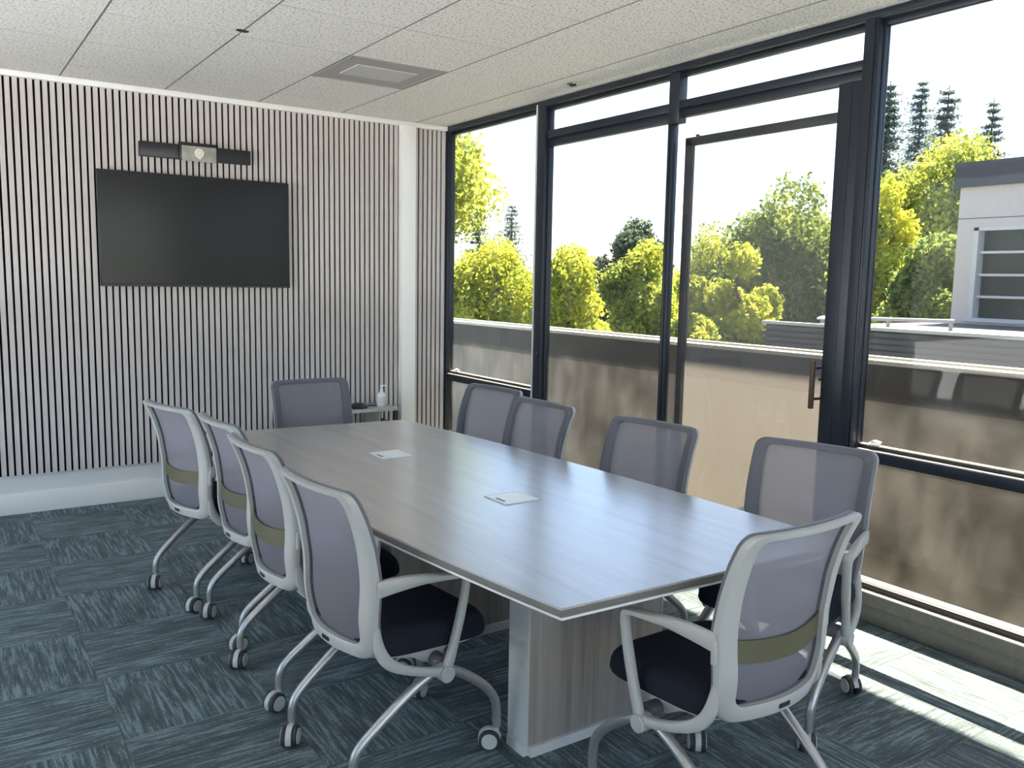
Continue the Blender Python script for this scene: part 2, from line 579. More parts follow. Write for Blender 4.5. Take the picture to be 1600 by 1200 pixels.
# ------------------------------------------------------------------ floor with carpet tiles
floor = struct(boxobj('floor', LX, WX + 0.02, FY, TVY, -0.10, -0.006, M['void']), 'floor laid with streaked teal grey carpet tiles')
TS = 0.5
bm = new_bm()
box(bm, -TS / 2 + .0006, TS / 2 - .0006, -TS / 2 + .0006, TS / 2 - .0006, -0.006, 0.0)
tile_me = obj('carpet_tile', bm, M['carpet'])
base_me = tile_me.data
bpy.data.objects.remove(tile_me)
X0T, Y0T = 0.455, 3.40
part_cache = {}
for i in range(-6, 7):
    for j in range(-14, 6):
        xa, xb = X0T + i * TS, X0T + (i + 1) * TS
        ya, yb = Y0T + j * TS, Y0T + (j + 1) * TS
        xa2, xb2, ya2, yb2 = max(xa, LX), min(xb, WX), max(ya, FY), min(yb, TVY)
        if xb2 - xa2 < 0.02 or yb2 - ya2 < 0.02:
            continue
        rot = (i + j) % 2
        flip = random.choice((0, PI))
        if (xa2, xb2, ya2, yb2) == (xa, xb, ya, yb):
            o = share('carpet_tile', base_me)
            cx, cy = (xa + xb) / 2, (ya + yb) / 2
        else:
            w, h = xb2 - xa2 - .0012, yb2 - ya2 - .0012
            bm = new_bm()
            if rot:
                w, h = h, w
            box(bm, -w / 2, w / 2, -h / 2, h / 2, -0.006, 0.0)
            o = obj('carpet_tile', bm, M['carpet'])
            cx, cy = (xa2 + xb2) / 2, (ya2 + yb2) / 2
        o.rotation_euler = (0, 0, (PI / 2 if rot else 0) + flip)
        o.parent = floor
        o.location = (cx - floor.location.x, cy - floor.location.y, 0.0 - floor.location.z)

# ------------------------------------------------------------------ ceiling with lay-in tiles
ceiling = struct(boxobj('ceiling', LX, WX + 0.1, FY, TVY + 0.1, CEIL + 0.02, CEIL + 0.12, M['void']), 'suspended ceiling of off white textured tiles')
CC = 0.6096
GX, GY = 0.7321, 5.6988
xl = [LX] + [GX + CC * i for i in range(-4, 5)] + [WX]
xl = sorted(set(round(x, 4) for x in xl))
yl = [TVY] + [GY - CC * j for j in range(0, 15)]
yl = sorted(round(y, 4) for y in yl if y > FY) + []
yl = [FY] + yl
tile_cache = {}
VENT = (2, 1)
for a in range(len(xl) - 1):
    for b in range(len(yl) - 1):
        x0, x1, y0, y1 = xl[a], xl[a + 1], yl[b], yl[b + 1]
        if x1 - x0 < 0.03 or y1 - y0 < 0.03:
            continue
        if abs(x0 - (GX + 2 * CC)) < 0.01 and abs(y1 - (GY - CC)) < 0.01:
            continue
        gx, gy = 0.0050, 0.0022
        w, h = x1 - x0 - 2 * gx, y1 - y0 - 2 * gy
        key = (round(w, 3), round(h, 3))
        if key not in tile_cache:
            bm = new_bm()
            box(bm, -w / 2, w / 2, -h / 2, h / 2, 0, 0.018)
            bottom = [e for e in bm.edges if all(v.co.z < 0.001 for v in e.verts) and abs(e.verts[0].co.y - e.verts[1].co.y) < 0.001]
            bmesh.ops.bevel(bm, geom=bottom, offset=0.0025, segments=1, affect='EDGES')
            o = obj('ceiling_tile', bm, M['tile'])
            tile_cache[key] = o.data
        else:
            o = share('ceiling_tile', tile_cache[key])
        o.parent = ceiling
        o.location = ((x0 + x1) / 2 - ceiling.location.x, (y0 + y1) / 2 - ceiling.location.y, CEIL - ceiling.location.z)
for x in xl[1:-1]:
    boxobj('ceiling_bar', x - 0.0045, x + 0.0045, FY, TVY, CEIL - 0.0005, CEIL + 0.02, M['tee'], ceiling)
for y in yl[1:-1]:
    boxobj('ceiling_bar', LX, WX, y - 0.0018, y + 0.0018, CEIL - 0.001, CEIL + 0.0195, M['tbar'], ceiling)

vx, vy = GX + 2.5 * CC, GY - 1.5 * CC
vent = thing('ceiling_vent', 'square grey air vent panel set flush among the ceiling tiles', 'vent', (vx, vy, CEIL - 0.001))
bm = new_bm()
h = CC / 2 - 0.006
box(bm, -h, h, -h, h, 0.003, 0.02)
bevel_all(bm, 0.003, 1)
obj('face_plate', bm, M['grille'], vent)
bm = new_bm()
box(bm, -0.19, 0.19, -0.13, 0.13, -0.002, 0.006)
bevel_all(bm, 0.002, 1)
core = obj('core_grille', bm, M['grille2'], vent)
bm = new_bm()
for s in (-1, 1):
    box(bm, -h, h, s * (h - 0.014) - 0.006, s * (h - 0.014) + 0.006, -0.001, 0.004)
    box(bm, s * (h - 0.014) - 0.006, s * (h - 0.014) + 0.006, -h, h, -0.001, 0.004)
obj('frame', bm, M['grille'], vent)

# ------------------------------------------------------------------ slatted wall
SL_B, SL_T = 0.245, 2.665
wall_back = struct(boxobj('wall_back', LX, WX + 0.055, TVY, TVY + 0.12, 0, CEIL + 0.1, M['wall_grey']), 'wall clad with pale wooden slats on black felt')
boxobj('felt_backing', LX, 3.03, TVY - 0.006, TVY, SL_B, SL_T, M['felt'], wall_back)
boxobj('felt_backing', 3.16, 3.445, TVY - 0.006, TVY, SL_B, SL_T, M['felt'], wall_back)
bm = new_bm()
box(bm, -0.0135, 0.0135, -0.017, 0, 0, SL_T - SL_B)
ve = [e for e in bm.edges if abs(e.verts[0].co.z - e.verts[1].co.z) > 1 and e.verts[0].co.y < -0.01]
bmesh.ops.bevel(bm, geom=ve, offset=0.0015, segments=1, affect='EDGES')
so = obj('slat', bm, M['slat'])
slat_me = so.data
bpy.data.objects.remove(so)
xs_ = [3.012 - 0.04 * k for k in range(130) if 3.012 - 0.04 * k > LX + 0.02] + [3.185 + 0.04 * k for k in range(7)]
for x in xs_:
    o = share('slat', slat_me, wall_back)
    o.location = (x - wall_back.location.x, TVY - 0.006 - wall_back.location.y, SL_B - wall_back.location.z)
struct(boxobj('trim_1', LX, WX, TVY - 0.045, TVY, SL_T, CEIL - 0.002, M['white'], bev=0.002), 'white strip between slatted wall and ceiling')
col_ = struct(boxobj('trim_2', 3.035, 3.155, TVY - 0.075, TVY, 0, CEIL - 0.036, M['white'], bev=0.003), 'white boxed column between two runs of slats')
bb = struct(boxobj('baseboard_back', LX, WX, TVY - 0.022, TVY, 0, 0.135, M['white'], bev=0.004), 'white skirting board below the slatted wall')

# other walls, out of view
# added for fill light: openings in both unseen walls, and the pale terrace
bm = new_bm()
for (ya, yb, za, zb) in ((5.2, TVY + 0.12, 0, 2.8), (FY, 5.2, 0, 0.12), (FY, 5.2, 2.6, 2.8), (FY, 2.2, 0.12, 2.6)):
    box(bm, LX - 0.12, LX, ya, yb, za, zb)
struct(obj('wall_left', bm, M['white']))
bm = new_bm()
for (xa, xb, za, zb) in ((LX - 0.12, -1.4, 0, 2.8), (3.2, WX + 0.2, 0, 2.8), (-1.4, 3.2, 0, 0.12), (-1.4, 3.2, 2.6, 2.8)):
    box(bm, xa, xb, FY - 0.12, FY, za, zb)
struct(obj('wall_front', bm, M['white']))
portal((0.9, FY - 0.14, 1.36), 4.7, 2.5, (-PI / 2, 0, 0))
portal((LX - 0.14, 3.7, 1.36), 2.5, 3.0, (0, -PI / 2, 0))
struct(boxobj('floor_terrace', -22, LX - 0.12, -22, 14, -0.25, -0.05, M['terrace']))  # unseen slab added to bounce sunlight into the room
struct(boxobj('floor_terrace', LX - 0.12, WX, -22, FY - 0.12, -0.25, -0.05, M['terrace']))

# ------------------------------------------------------------------ window wall
XO = WX + 0.055     # outer face of frames
def fr(name, y0, y1, z0, z1, parent, x0=WX, x1=XO, m='frame', bev=0.004):
    return boxobj(name, x0, x1, y0, y1, z0, z1, M[m], parent, bev)

def pane(y0, y1, z0, z1, parent, m='glass', x=WX + 0.040):
    return boxobj('glass_pane', x - 0.004, x + 0.004, y0, y1, z0, z1, M[m], parent)

HB, HT = 2.636, CEIL
# header over the full length: two stepped profiles
hd = sroot('trim_3', 'dark metal window head under the ceiling', (WX, 1.4, HB))
fr('head_rail', FY, TVY, HB + 0.028, HT - 0.001, hd, WX - 0.012)
fr('head_stop', FY, TVY, HB, HB + 0.03, hd, WX + 0.02)
fr('head_bead', FY, TVY, HB + 0.024, HB + 0.034, hd, WX - 0.016, WX + 0.02)
# curb and sill
sl = sroot('trim_4', 'dark sill curb along the floor under the windows', (WX, 1.4, 0))
fr('curb', FY, TVY, 0, 0.085, sl, WX - 0.004, XO, 'curb', 0.004)
fr('sill_board', FY, TVY, 0.085, 0.140, sl, WX - 0.012, XO, 'curb', 0.003)
fr('sill_ledge', FY, TVY, 0.140, 0.146, sl, WX - 0.014, WX + 0.025, 'ledge', 0.001)
fr('bottom_stop', FY, TVY, 0.146, 0.172, sl, WX + 0.022, XO, 'frame2', 0.003)
fr('outer_sill', FY, TVY, 0.100, 0.150, sl, XO, XO + 0.11, 'sill_out', 0.004)

# posts
p0 = sroot('trim_5', 'dark corner jamb beside the slats', (WX, 6.03, 0.14))
fr('post_body', 6.06, TVY - 0.002, 0.14, HB + 0.03, p0, WX - 0.006)
fr('post_stop', 6.045, 6.07, 0.14, HB + 0.03, p0, WX + 0.012)
fr('post_bead', 6.052, 6.062, 0.14, HB + 0.03, p0, WX + 0.004)
p1 = sroot('trim_6', 'dark window post between fixed pane and wide pane', (WX, 4.76, 0.14))
fr('post_body', 4.755, 4.845, 0.14, HB + 0.03, p1, WX - 0.012)
fr('post_stop', 4.738, 4.757, 0.14, HB + 0.03, p1, WX + 0.015)
boxobj('edge_strip', WX - 0.018, WX - 0.004, 4.838, 4.852, 0.14, HT - 0.02, M['ped_edge'], p1, 0.002)
boxobj('latch', WX - 0.035, WX - 0.010, 4.765, 4.78, 1.00, 1.03, M['black'], p1, 0.003)
p2 = sroot('trim_7', 'dark post at the transom between wide pane and door', (WX, 3.53, 2.39))
fr('post_body', 3.522, 3.602, 2.39, HB + 0.03, p2, WX - 0.008)
p3 = sroot('trim_8', 'broad dark post beside the glass door', (WX, 2.34, 0.14))
fr('post_body', 2.318, 2.392, 0.14, HB + 0.03, p3, WX - 0.020)
fr('post_stop', 2.312, 2.32, 0.14, HB + 0.03, p3, WX + 0.012)
fr('post_bead', 2.336, 2.346, 0.14, HB + 0.03, p3, WX - 0.026, WX)
fr('post_bead', 2.322, 2.328, 0.14, HB + 0.03, p3, WX - 0.026, WX)
for yy in (0.95, -0.35, -1.65):
    pq = sroot('trim_9', 'dark window post further along the glazed wall', (WX, yy, 0.14))
    fr('post_body', yy - 0.06, yy + 0.06, 0.14, HB + 0.03, pq, WX - 0.012)

# window_1: fixed pane over a low pane, beside the slats
def low_rail(y0, y1, zb, zt, root):
    fr('rail_front', y0, y1, zb, zt - 0.022, root, WX - 0.002, WX + 0.05, 'frame', 0.002)
    fr('rail_ledge', y0, y1, zt - 0.022, zt - 0.016, root, WX - 0.004, WX + 0.03, 'ledge', 0.001)
    fr('rail_stop', y0, y1, zt - 0.016, zt, root, WX + 0.024, WX + 0.05, 'frame2', 0.002)
    fr('rail_top', y0, y1, zt - 0.001, zt + 0.004, root, WX + 0.022, WX + 0.052, 'ledge', 0.001)

w1 = sroot('window_1', 'tall fixed window beside the white column', (WX, 5.4, 0.15))
low_rail(4.845, 6.05, 0.700, 0.772, w1)
pane(4.845, 6.05, 0.776, HB, w1)
pane(4.845, 6.05, 0.172, 0.70, w1)
# window_2: wide pane with transom
w2 = sroot('window_2', 'wide sliding pane with narrow transom light above', (WX, 4.14, 0.15))
fr('transom_rail', 3.60, 4.74, 2.452, 2.502, w2, WX - 0.004)
fr('transom_rail', 3.60, 4.74, 2.402, 2.454, w2, WX + 0.014)
fr('stile', 3.578, 3.622, 0.172, 2.41, w2, WX + 0.012)
fr('stile_bead', 3.598, 3.606, 0.172, 2.41, w2, WX + 0.004, WX + 0.03)
pane(3.60, 4.74, 2.50, HB, w2, 'glass_clear')
pane(3.62, 4.74, 0.172, 2.405, w2)
# door_1: glass door bay with transom
d1 = sroot('door_1', 'sliding glass door with transom light above', (WX, 2.98, 0.15))
fr('transom_rail', 2.39, 3.53, 2.462, 2.506, d1, WX - 0.004)
fr('transom_rail', 2.39, 3.60, 2.418, 2.464, d1, WX + 0.014)
fr('door_stile', 2.392, 2.512, 0.172, 2.42, d1, WX - 0.010)
fr('stile_bead', 2.44, 2.45, 0.172, 2.42, d1, WX - 0.014, WX)
pane(2.39, 3.53, 2.505, HB, d1, 'glass_clear')
pane(2.51, 3.58, 0.172, 2.42, d1, 'glass_clear')
# pull handle on the door stile
hdl = boxobj('pull_handle', WX - 0.075, WX - 0.055, 2.508, 2.528, 0.945, 1.17, M['handle_wood'], d1, 0.003)
for zz in (0.985, 1.13):
    boxobj('standoff', WX - 0.056, WX - 0.008, 2.505, 2.517, zz, zz + 0.012, M['black'], d1, 0.002)
boxobj('lock_knob', WX - 0.030, WX - 0.008, 2.500, 2.512, 1.075, 1.087, M['black'], d1, 0.003)
# insect screen leaf standing on the outer track
SX0, SX1 = XO + 0.005, XO + 0.035
sd = thing('screen_door', 'dark framed insect screen leaf behind the glass door', 'screen door', ((SX0 + SX1) / 2, 3.0, 0.152))
ks = 1.0 + (SX0 - WX) / WX
ysl, ysr, zst = 3.47 * ks + 0.0, 2.45, EYE + (2.30 - EYE) * ks
boxobj('top_rail', SX0, SX1, ysr, ysl, zst - 0.045, zst, M['frame2'], sd, 0.003)
boxobj('bottom_rail', SX0, SX1, ysr, ysl, 0.154, 0.20, M['frame2'], sd, 0.003)
boxobj('stile', SX0, SX1, ysl - 0.05, ysl, 0.154, zst, M['frame2'], sd, 0.003)
boxobj('stile', SX0, SX1, ysr, ysr + 0.05, 0.154, zst, M['frame2'], sd, 0.003)
boxobj('corner_clip', SX0 - 0.004, SX0 + 0.01, ysl - 0.10, ysl - 0.08, zst, zst + 0.010, M['frame2'], sd, 0.002)
bm = new_bm()
v = [bm.verts.new(p) for p in ((0, ysr + .05 - 3.0, .20 - .152), (0, ysl - .05 - 3.0, .20 - .152), (0, ysl - .05 - 3.0, zst - .045 - .152), (0, ysr + .05 - 3.0, zst - .045 - .152))]
bm.faces.new(v)
obj('mesh_screen', bm, M['screen_mesh'], sd)
# window_4 onwards: fixed pane over a low pane
for n, (ya, yb) in enumerate(((1.01, 2.312), (-0.29, 0.89), (-1.59, -0.41), (FY, -1.71))):
    w = sroot('window_%d' % (n + 3), 'broad fixed window over a low pane', (WX, (ya + yb) / 2, 0.15))
    low_rail(ya, yb, 0.735, 0.806, w)
    pane(ya, yb, 0.81, HB, w)
    pane(ya, yb, 0.172, 0.735, w)

# small crumpled tissue scraps on the window rails
def scrap(loc, s, label):
    bm = new_bm()
    bmesh.ops.create_icosphere(bm, subdivisions=2, radius=s)
    for v in bm.verts:
        k = 1 + random.uniform(-0.35, 0.35)
        v.co = Vector((v.co.x * k * 0.7, v.co.y * k * 1.6, v.co.z * k * 0.55))
    o = obj('paper_scrap', bm, M['bottle_white'], loc=loc, smooth=True)
    tag(o, label, 'paper scrap')
scrap((WX + 0.036, 5.96, 0.772 + 0.016), 0.018, 'white crumpled paper scrap on the window rail beside the slats')
scrap((WX + 0.036, 2.24, 0.806 + 0.016), 0.018, 'white crumpled paper scrap on the window rail beside the door post')

# ------------------------------------------------------------------ outside: balcony, roof, parapet
struct(boxobj('roof_overhang', WX + 0.02, 5.05, FY - 3, 12, 3.50, 3.75, M['white']), 'roof slab over the balcony')
struct(boxobj('wall_head', WX + 0.02, WX + 0.2, FY - 3, 12, CEIL + 0.0, 3.50, M['wall_grey']))
struct(boxobj('floor_balcony', WX + 0.02, 4.9, FY - 3, 14, -0.15, 0.02, M['deck']), 'sunlit balcony deck outside the windows')
par = sroot('wall_parapet', 'stucco balcony parapet with pale metal coping', (4.33, 3.0, 0))
def parapet(name, xa, xb, za, zb, m):
    bm = new_bm()
    box(bm, xa, xb, -9.0, 11.0, za, zb)
    return obj(name, bm, M[m], par)
parapet('stucco_face', 0.0, 0.20, 0.02, 1.09, 'concrete')
parapet('flashing', -0.010, 0.0, 0.885, 1.09, 'flash')  # darker strip along the upper part of the inner face
parapet('coping_edge', -0.025, 0.075, 1.09, 1.113, 'coping')
parapet('coping_groove', 0.075, 0.165, 1.09, 1.099, 'groove')
parapet('coping_lip', 0.165, 0.225, 1.09, 1.119, 'coping')
par.rotation_euler = (0, 0, math.radians(1.6))
struct(boxobj('ground', -60, 140, -80, 140, -6.2, -6.0, M['ground']), 'grassy ground far below the balcony')

# ------------------------------------------------------------------ conference table
TZ = 0.74
tbl = thing('conference_table', 'long grey wood conference table with boat shaped top', 'table', (1.70, 2.9, 0))
NL, NR, FL_, FR_ = (1.214, 1.564), (2.300, 1.530), (1.108, 4.300), (2.145, 4.225)
def edge_l(t):
    q = (1 - t) ** 2 * np.array(NL) + 2 * t * (1 - t) * np.array((1.005, 2.90)) + t * t * np.array(FL_)
    return q
def edge_r(t):
    q = (1 - t) ** 2 * np.array(NR) + 2 * t * (1 - t) * np.array((2.315, 2.88)) + t * t * np.array(FR_)
    return q
def top_half(name, t0, t1, inset, z0, z1, m, mi_edge=None):
    ts = np.linspace(t0, t1, 13)
    L = [edge_l(t) for t in ts]
    R = [edge_r(t) for t in ts]
    c = np.array((1.70, 2.9))
    def ins(q, side, t):
        x = q[0] + (inset if side < 0 else -inset)
        y = q[1]
        if t < 0.02:
            y += inset
        if t > 0.98:
            y -= inset
        return (x - c[0], y - c[1])
    outl = [ins(q, -1, t) for q, t in zip(L, ts)] + [ins(q, 1, t) for q, t in list(zip(R, ts))[::-1]]
    bm = new_bm()
    b_ = [bm.verts.new((x, y, z0)) for x, y in outl]
    t_ = [bm.verts.new((x, y, z1)) for x, y in outl]
    n = len(outl)
    k = n // 2
    for i in range(k - 1):
        fa = bm.faces.new((t_[i], t_[n - 1 - i], t_[n - 2 - i], t_[i + 1]))
        fa.material_index = 0
        bm.faces.new((b_[i], b_[i + 1], b_[n - 2 - i], b_[n - 1 - i])).material_index = 1
    for i in range(n):
        bm.faces.new((b_[i], t_[i], t_[(i + 1) % n], b_[(i + 1) % n])).material_index = 1
    topedge = [e for e in bm.edges if len(e.link_faces) == 2 and sorted(abs(fc.normal.z) > 0.5 for fc in e.link_faces) == [False, True] and e.verts[0].co.z > z1 - 1e-4]
    bm.normal_update()
    topedge = [e for e in bm.edges if len(e.link_faces) == 2 and min(v.co.z for v in e.verts) > z1 - 1e-4 and abs(e.link_faces[0].normal.z - e.link_faces[1].normal.z) > 0.5 and not (abs(e.verts[0].co.x - e.verts[1].co.x) > 0.5 and abs(e.verts[0].co.y) < 0.2)]
    bmesh.ops.bevel(bm, geom=topedge, offset=0.004, segments=2, affect='EDGES')
    return obj(name, bm, m, tbl)
top_half('tabletop', 0.0, 0.49993, 0.0, TZ - 0.021, TZ, [M['table'], M['table_edge']])
top_half('tabletop', 0.50007, 1.0, 0.0, TZ - 0.021, TZ, [M['table'], M['table_edge']])
top_half('under_panel', 0.0, 1.0, 0.005, TZ - 0.032, TZ - 0.0215, [M['table_under'], M['table_under']])
def pedestal(xc, yc):
    hw, hd_ = 0.285, 0.055
    base = boxobj('pedestal', xc - hw, xc + hw, yc - hd_, yc + hd_, 0.035, TZ - 0.032, M['table_v'], tbl, 0.001)
    for s in (-1, 1):
        bm = new_bm()
        box(bm, s * (hw + 0.0015) - 0.0015, s * (hw + 0.0015) + 0.0015, -hd_ - 0.001, hd_ + 0.001, 0.0, TZ - 0.067)
        obj('edge_band', bm, M['ped_edge'], base)
    bm = new_bm()
    box(bm, -hw - 0.012, hw + 0.012, -hd_ - 0.012, hd_ + 0.012, -0.035, -0.0005)
    ve = [e for e in bm.edges if abs(e.verts[0].co.z - e.verts[1].co.z) > 0.01]
    bmesh.ops.bevel(bm, geom=ve, offset=0.018, segments=4, affect='EDGES')
    obj('plinth', bm, M['table_under'], base)
pedestal(1.80, 2.165)
pedestal(1.76, 3.06)
pedestal(1.70, 3.85)

def power_box(xc, yc, rz, label, lidup):
    t = thing('power_box', label, 'power box', (xc, yc, TZ + 0.0002), rz, 'flush power boxes in the tabletop')
    bm = new_bm()
    h = 0.071
    for s in (-1, 1):
        box(bm, -h, h, s * (h - 0.004) - 0.004, s * (h - 0.004) + 0.004, 0, 0.004)
        box(bm, s * (h - 0.004) - 0.004, s * (h - 0.004) + 0.004, -h + 0.008, h - 0.008, 0, 0.004)
    obj('frame', bm, M['box_metal'], t)
    bm = new_bm()
    box(bm, -h + 0.010, h - 0.010, -h + 0.010, h - 0.010, 0, lidup)
    bevel_all(bm, 0.0006, 1)
    lid = obj('lid', bm, M['box_metal'], t)
    bm = new_bm()
    box(bm, -0.060, -0.050, -0.040, 0.015, lidup - 0.0002, lidup + 0.0008)
    obj('finger_slot', bm, M['box_slot'], lid)
power_box(1.656, 3.394, 0.0, 'flush silver power box in the tabletop half by the television', 0.0032)
power_box(1.698, 2.497, 0.0, 'flush silver power box in the tabletop half by the glass door', 0.0036)

# ------------------------------------------------------------------ chairs
SIDE = [(0.405, -0.135), (0.45, -0.150), (0.52, -0.165), (0.63, -0.168), (0.75, -0.188), (0.85, -0.220), (0.93, -0.262)]
BOW = [(0.405, 0.062), (0.55, 0.062), (0.7, 0.050), (0.93, 0.028)]
def back_y(s, z):
    hw = 0.23
    ys = np.interp(z, [a for a, _ in SIDE], [b for _, b in SIDE])
    zz = np.array([a for a, _ in SIDE])
    # smooth a little
    ys = 0.5 * ys + 0.25 * np.interp(z - 0.03, zz, [b for _, b in SIDE]) + 0.25 * np.interp(z + 0.03, zz, [b for _, b in SIDE])
    bw = np.interp(z, [a for a, _ in BOW], [b for _, b in BOW])
    u = min(1.0, abs(s) / hw)
    return ys - bw * (1 - u * u)

def outline(hw_top, hw_mid, hw_bot, z0, z1, r_top, r_bot, n=18):
    """closed outline in (s,z), counter-clockwise, same count whatever the sizes"""
    def hw(z):
        return float(np.interp(z, [z0, z0 + (z1 - z0) * 0.5, z1], [hw_bot, hw_mid, hw_top]))
    pts = []
    for k in range(10):                                   # bottom, going right
        pts.append((-(hw(z0) - r_bot) + 2 * (hw(z0) - r_bot) * k / 10, z0))
    for k in range(8):
        a = -PI / 2 + PI / 2 * k / 8
        pts.append((hw(z0 + r_bot) - r_bot + math.cos(a) * r_bot, z0 + r_bot + math.sin(a) * r_bot))
    for k in range(n):
        z = z0 + r_bot + (z1 - r_top - z0 - r_bot) * k / n
        pts.append((hw(z), z))
    for k in range(8):
        a = PI / 2 * k / 8
        pts.append((hw(z1 - r_top) - r_top + math.cos(a) * r_top, z1 - r_top + math.sin(a) * r_top))
    for k in range(10):
        pts.append(((hw(z1) - r_top) - 2 * (hw(z1) - r_top) * k / 10, z1))
    for k in range(8):
        a = PI / 2 + PI / 2 * k / 8
        pts.append((-(hw(z1 - r_top) - r_top) + math.cos(a) * r_top, z1 - r_top + math.sin(a) * r_top))
    for k in range(n):
        z = z1 - r_top - (z1 - r_top - z0 - r_bot) * k / n
        pts.append((-hw(z), z))
    for k in range(8):
        a = PI + PI / 2 * k / 8
        pts.append((-(hw(z0 + r_bot) - r_bot) + math.cos(a) * r_bot, z0 + r_bot + math.sin(a) * r_bot))
    return pts

OUT = outline(0.232, 0.232, 0.208, 0.402, 0.925, 0.036, 0.070)
INN = outline(0.187, 0.181, 0.164, 0.447, 0.905, 0.024, 0.034)
MIDO = outline(0.230, 0.230, 0.205, 0.405, 0.928, 0.036, 0.070)

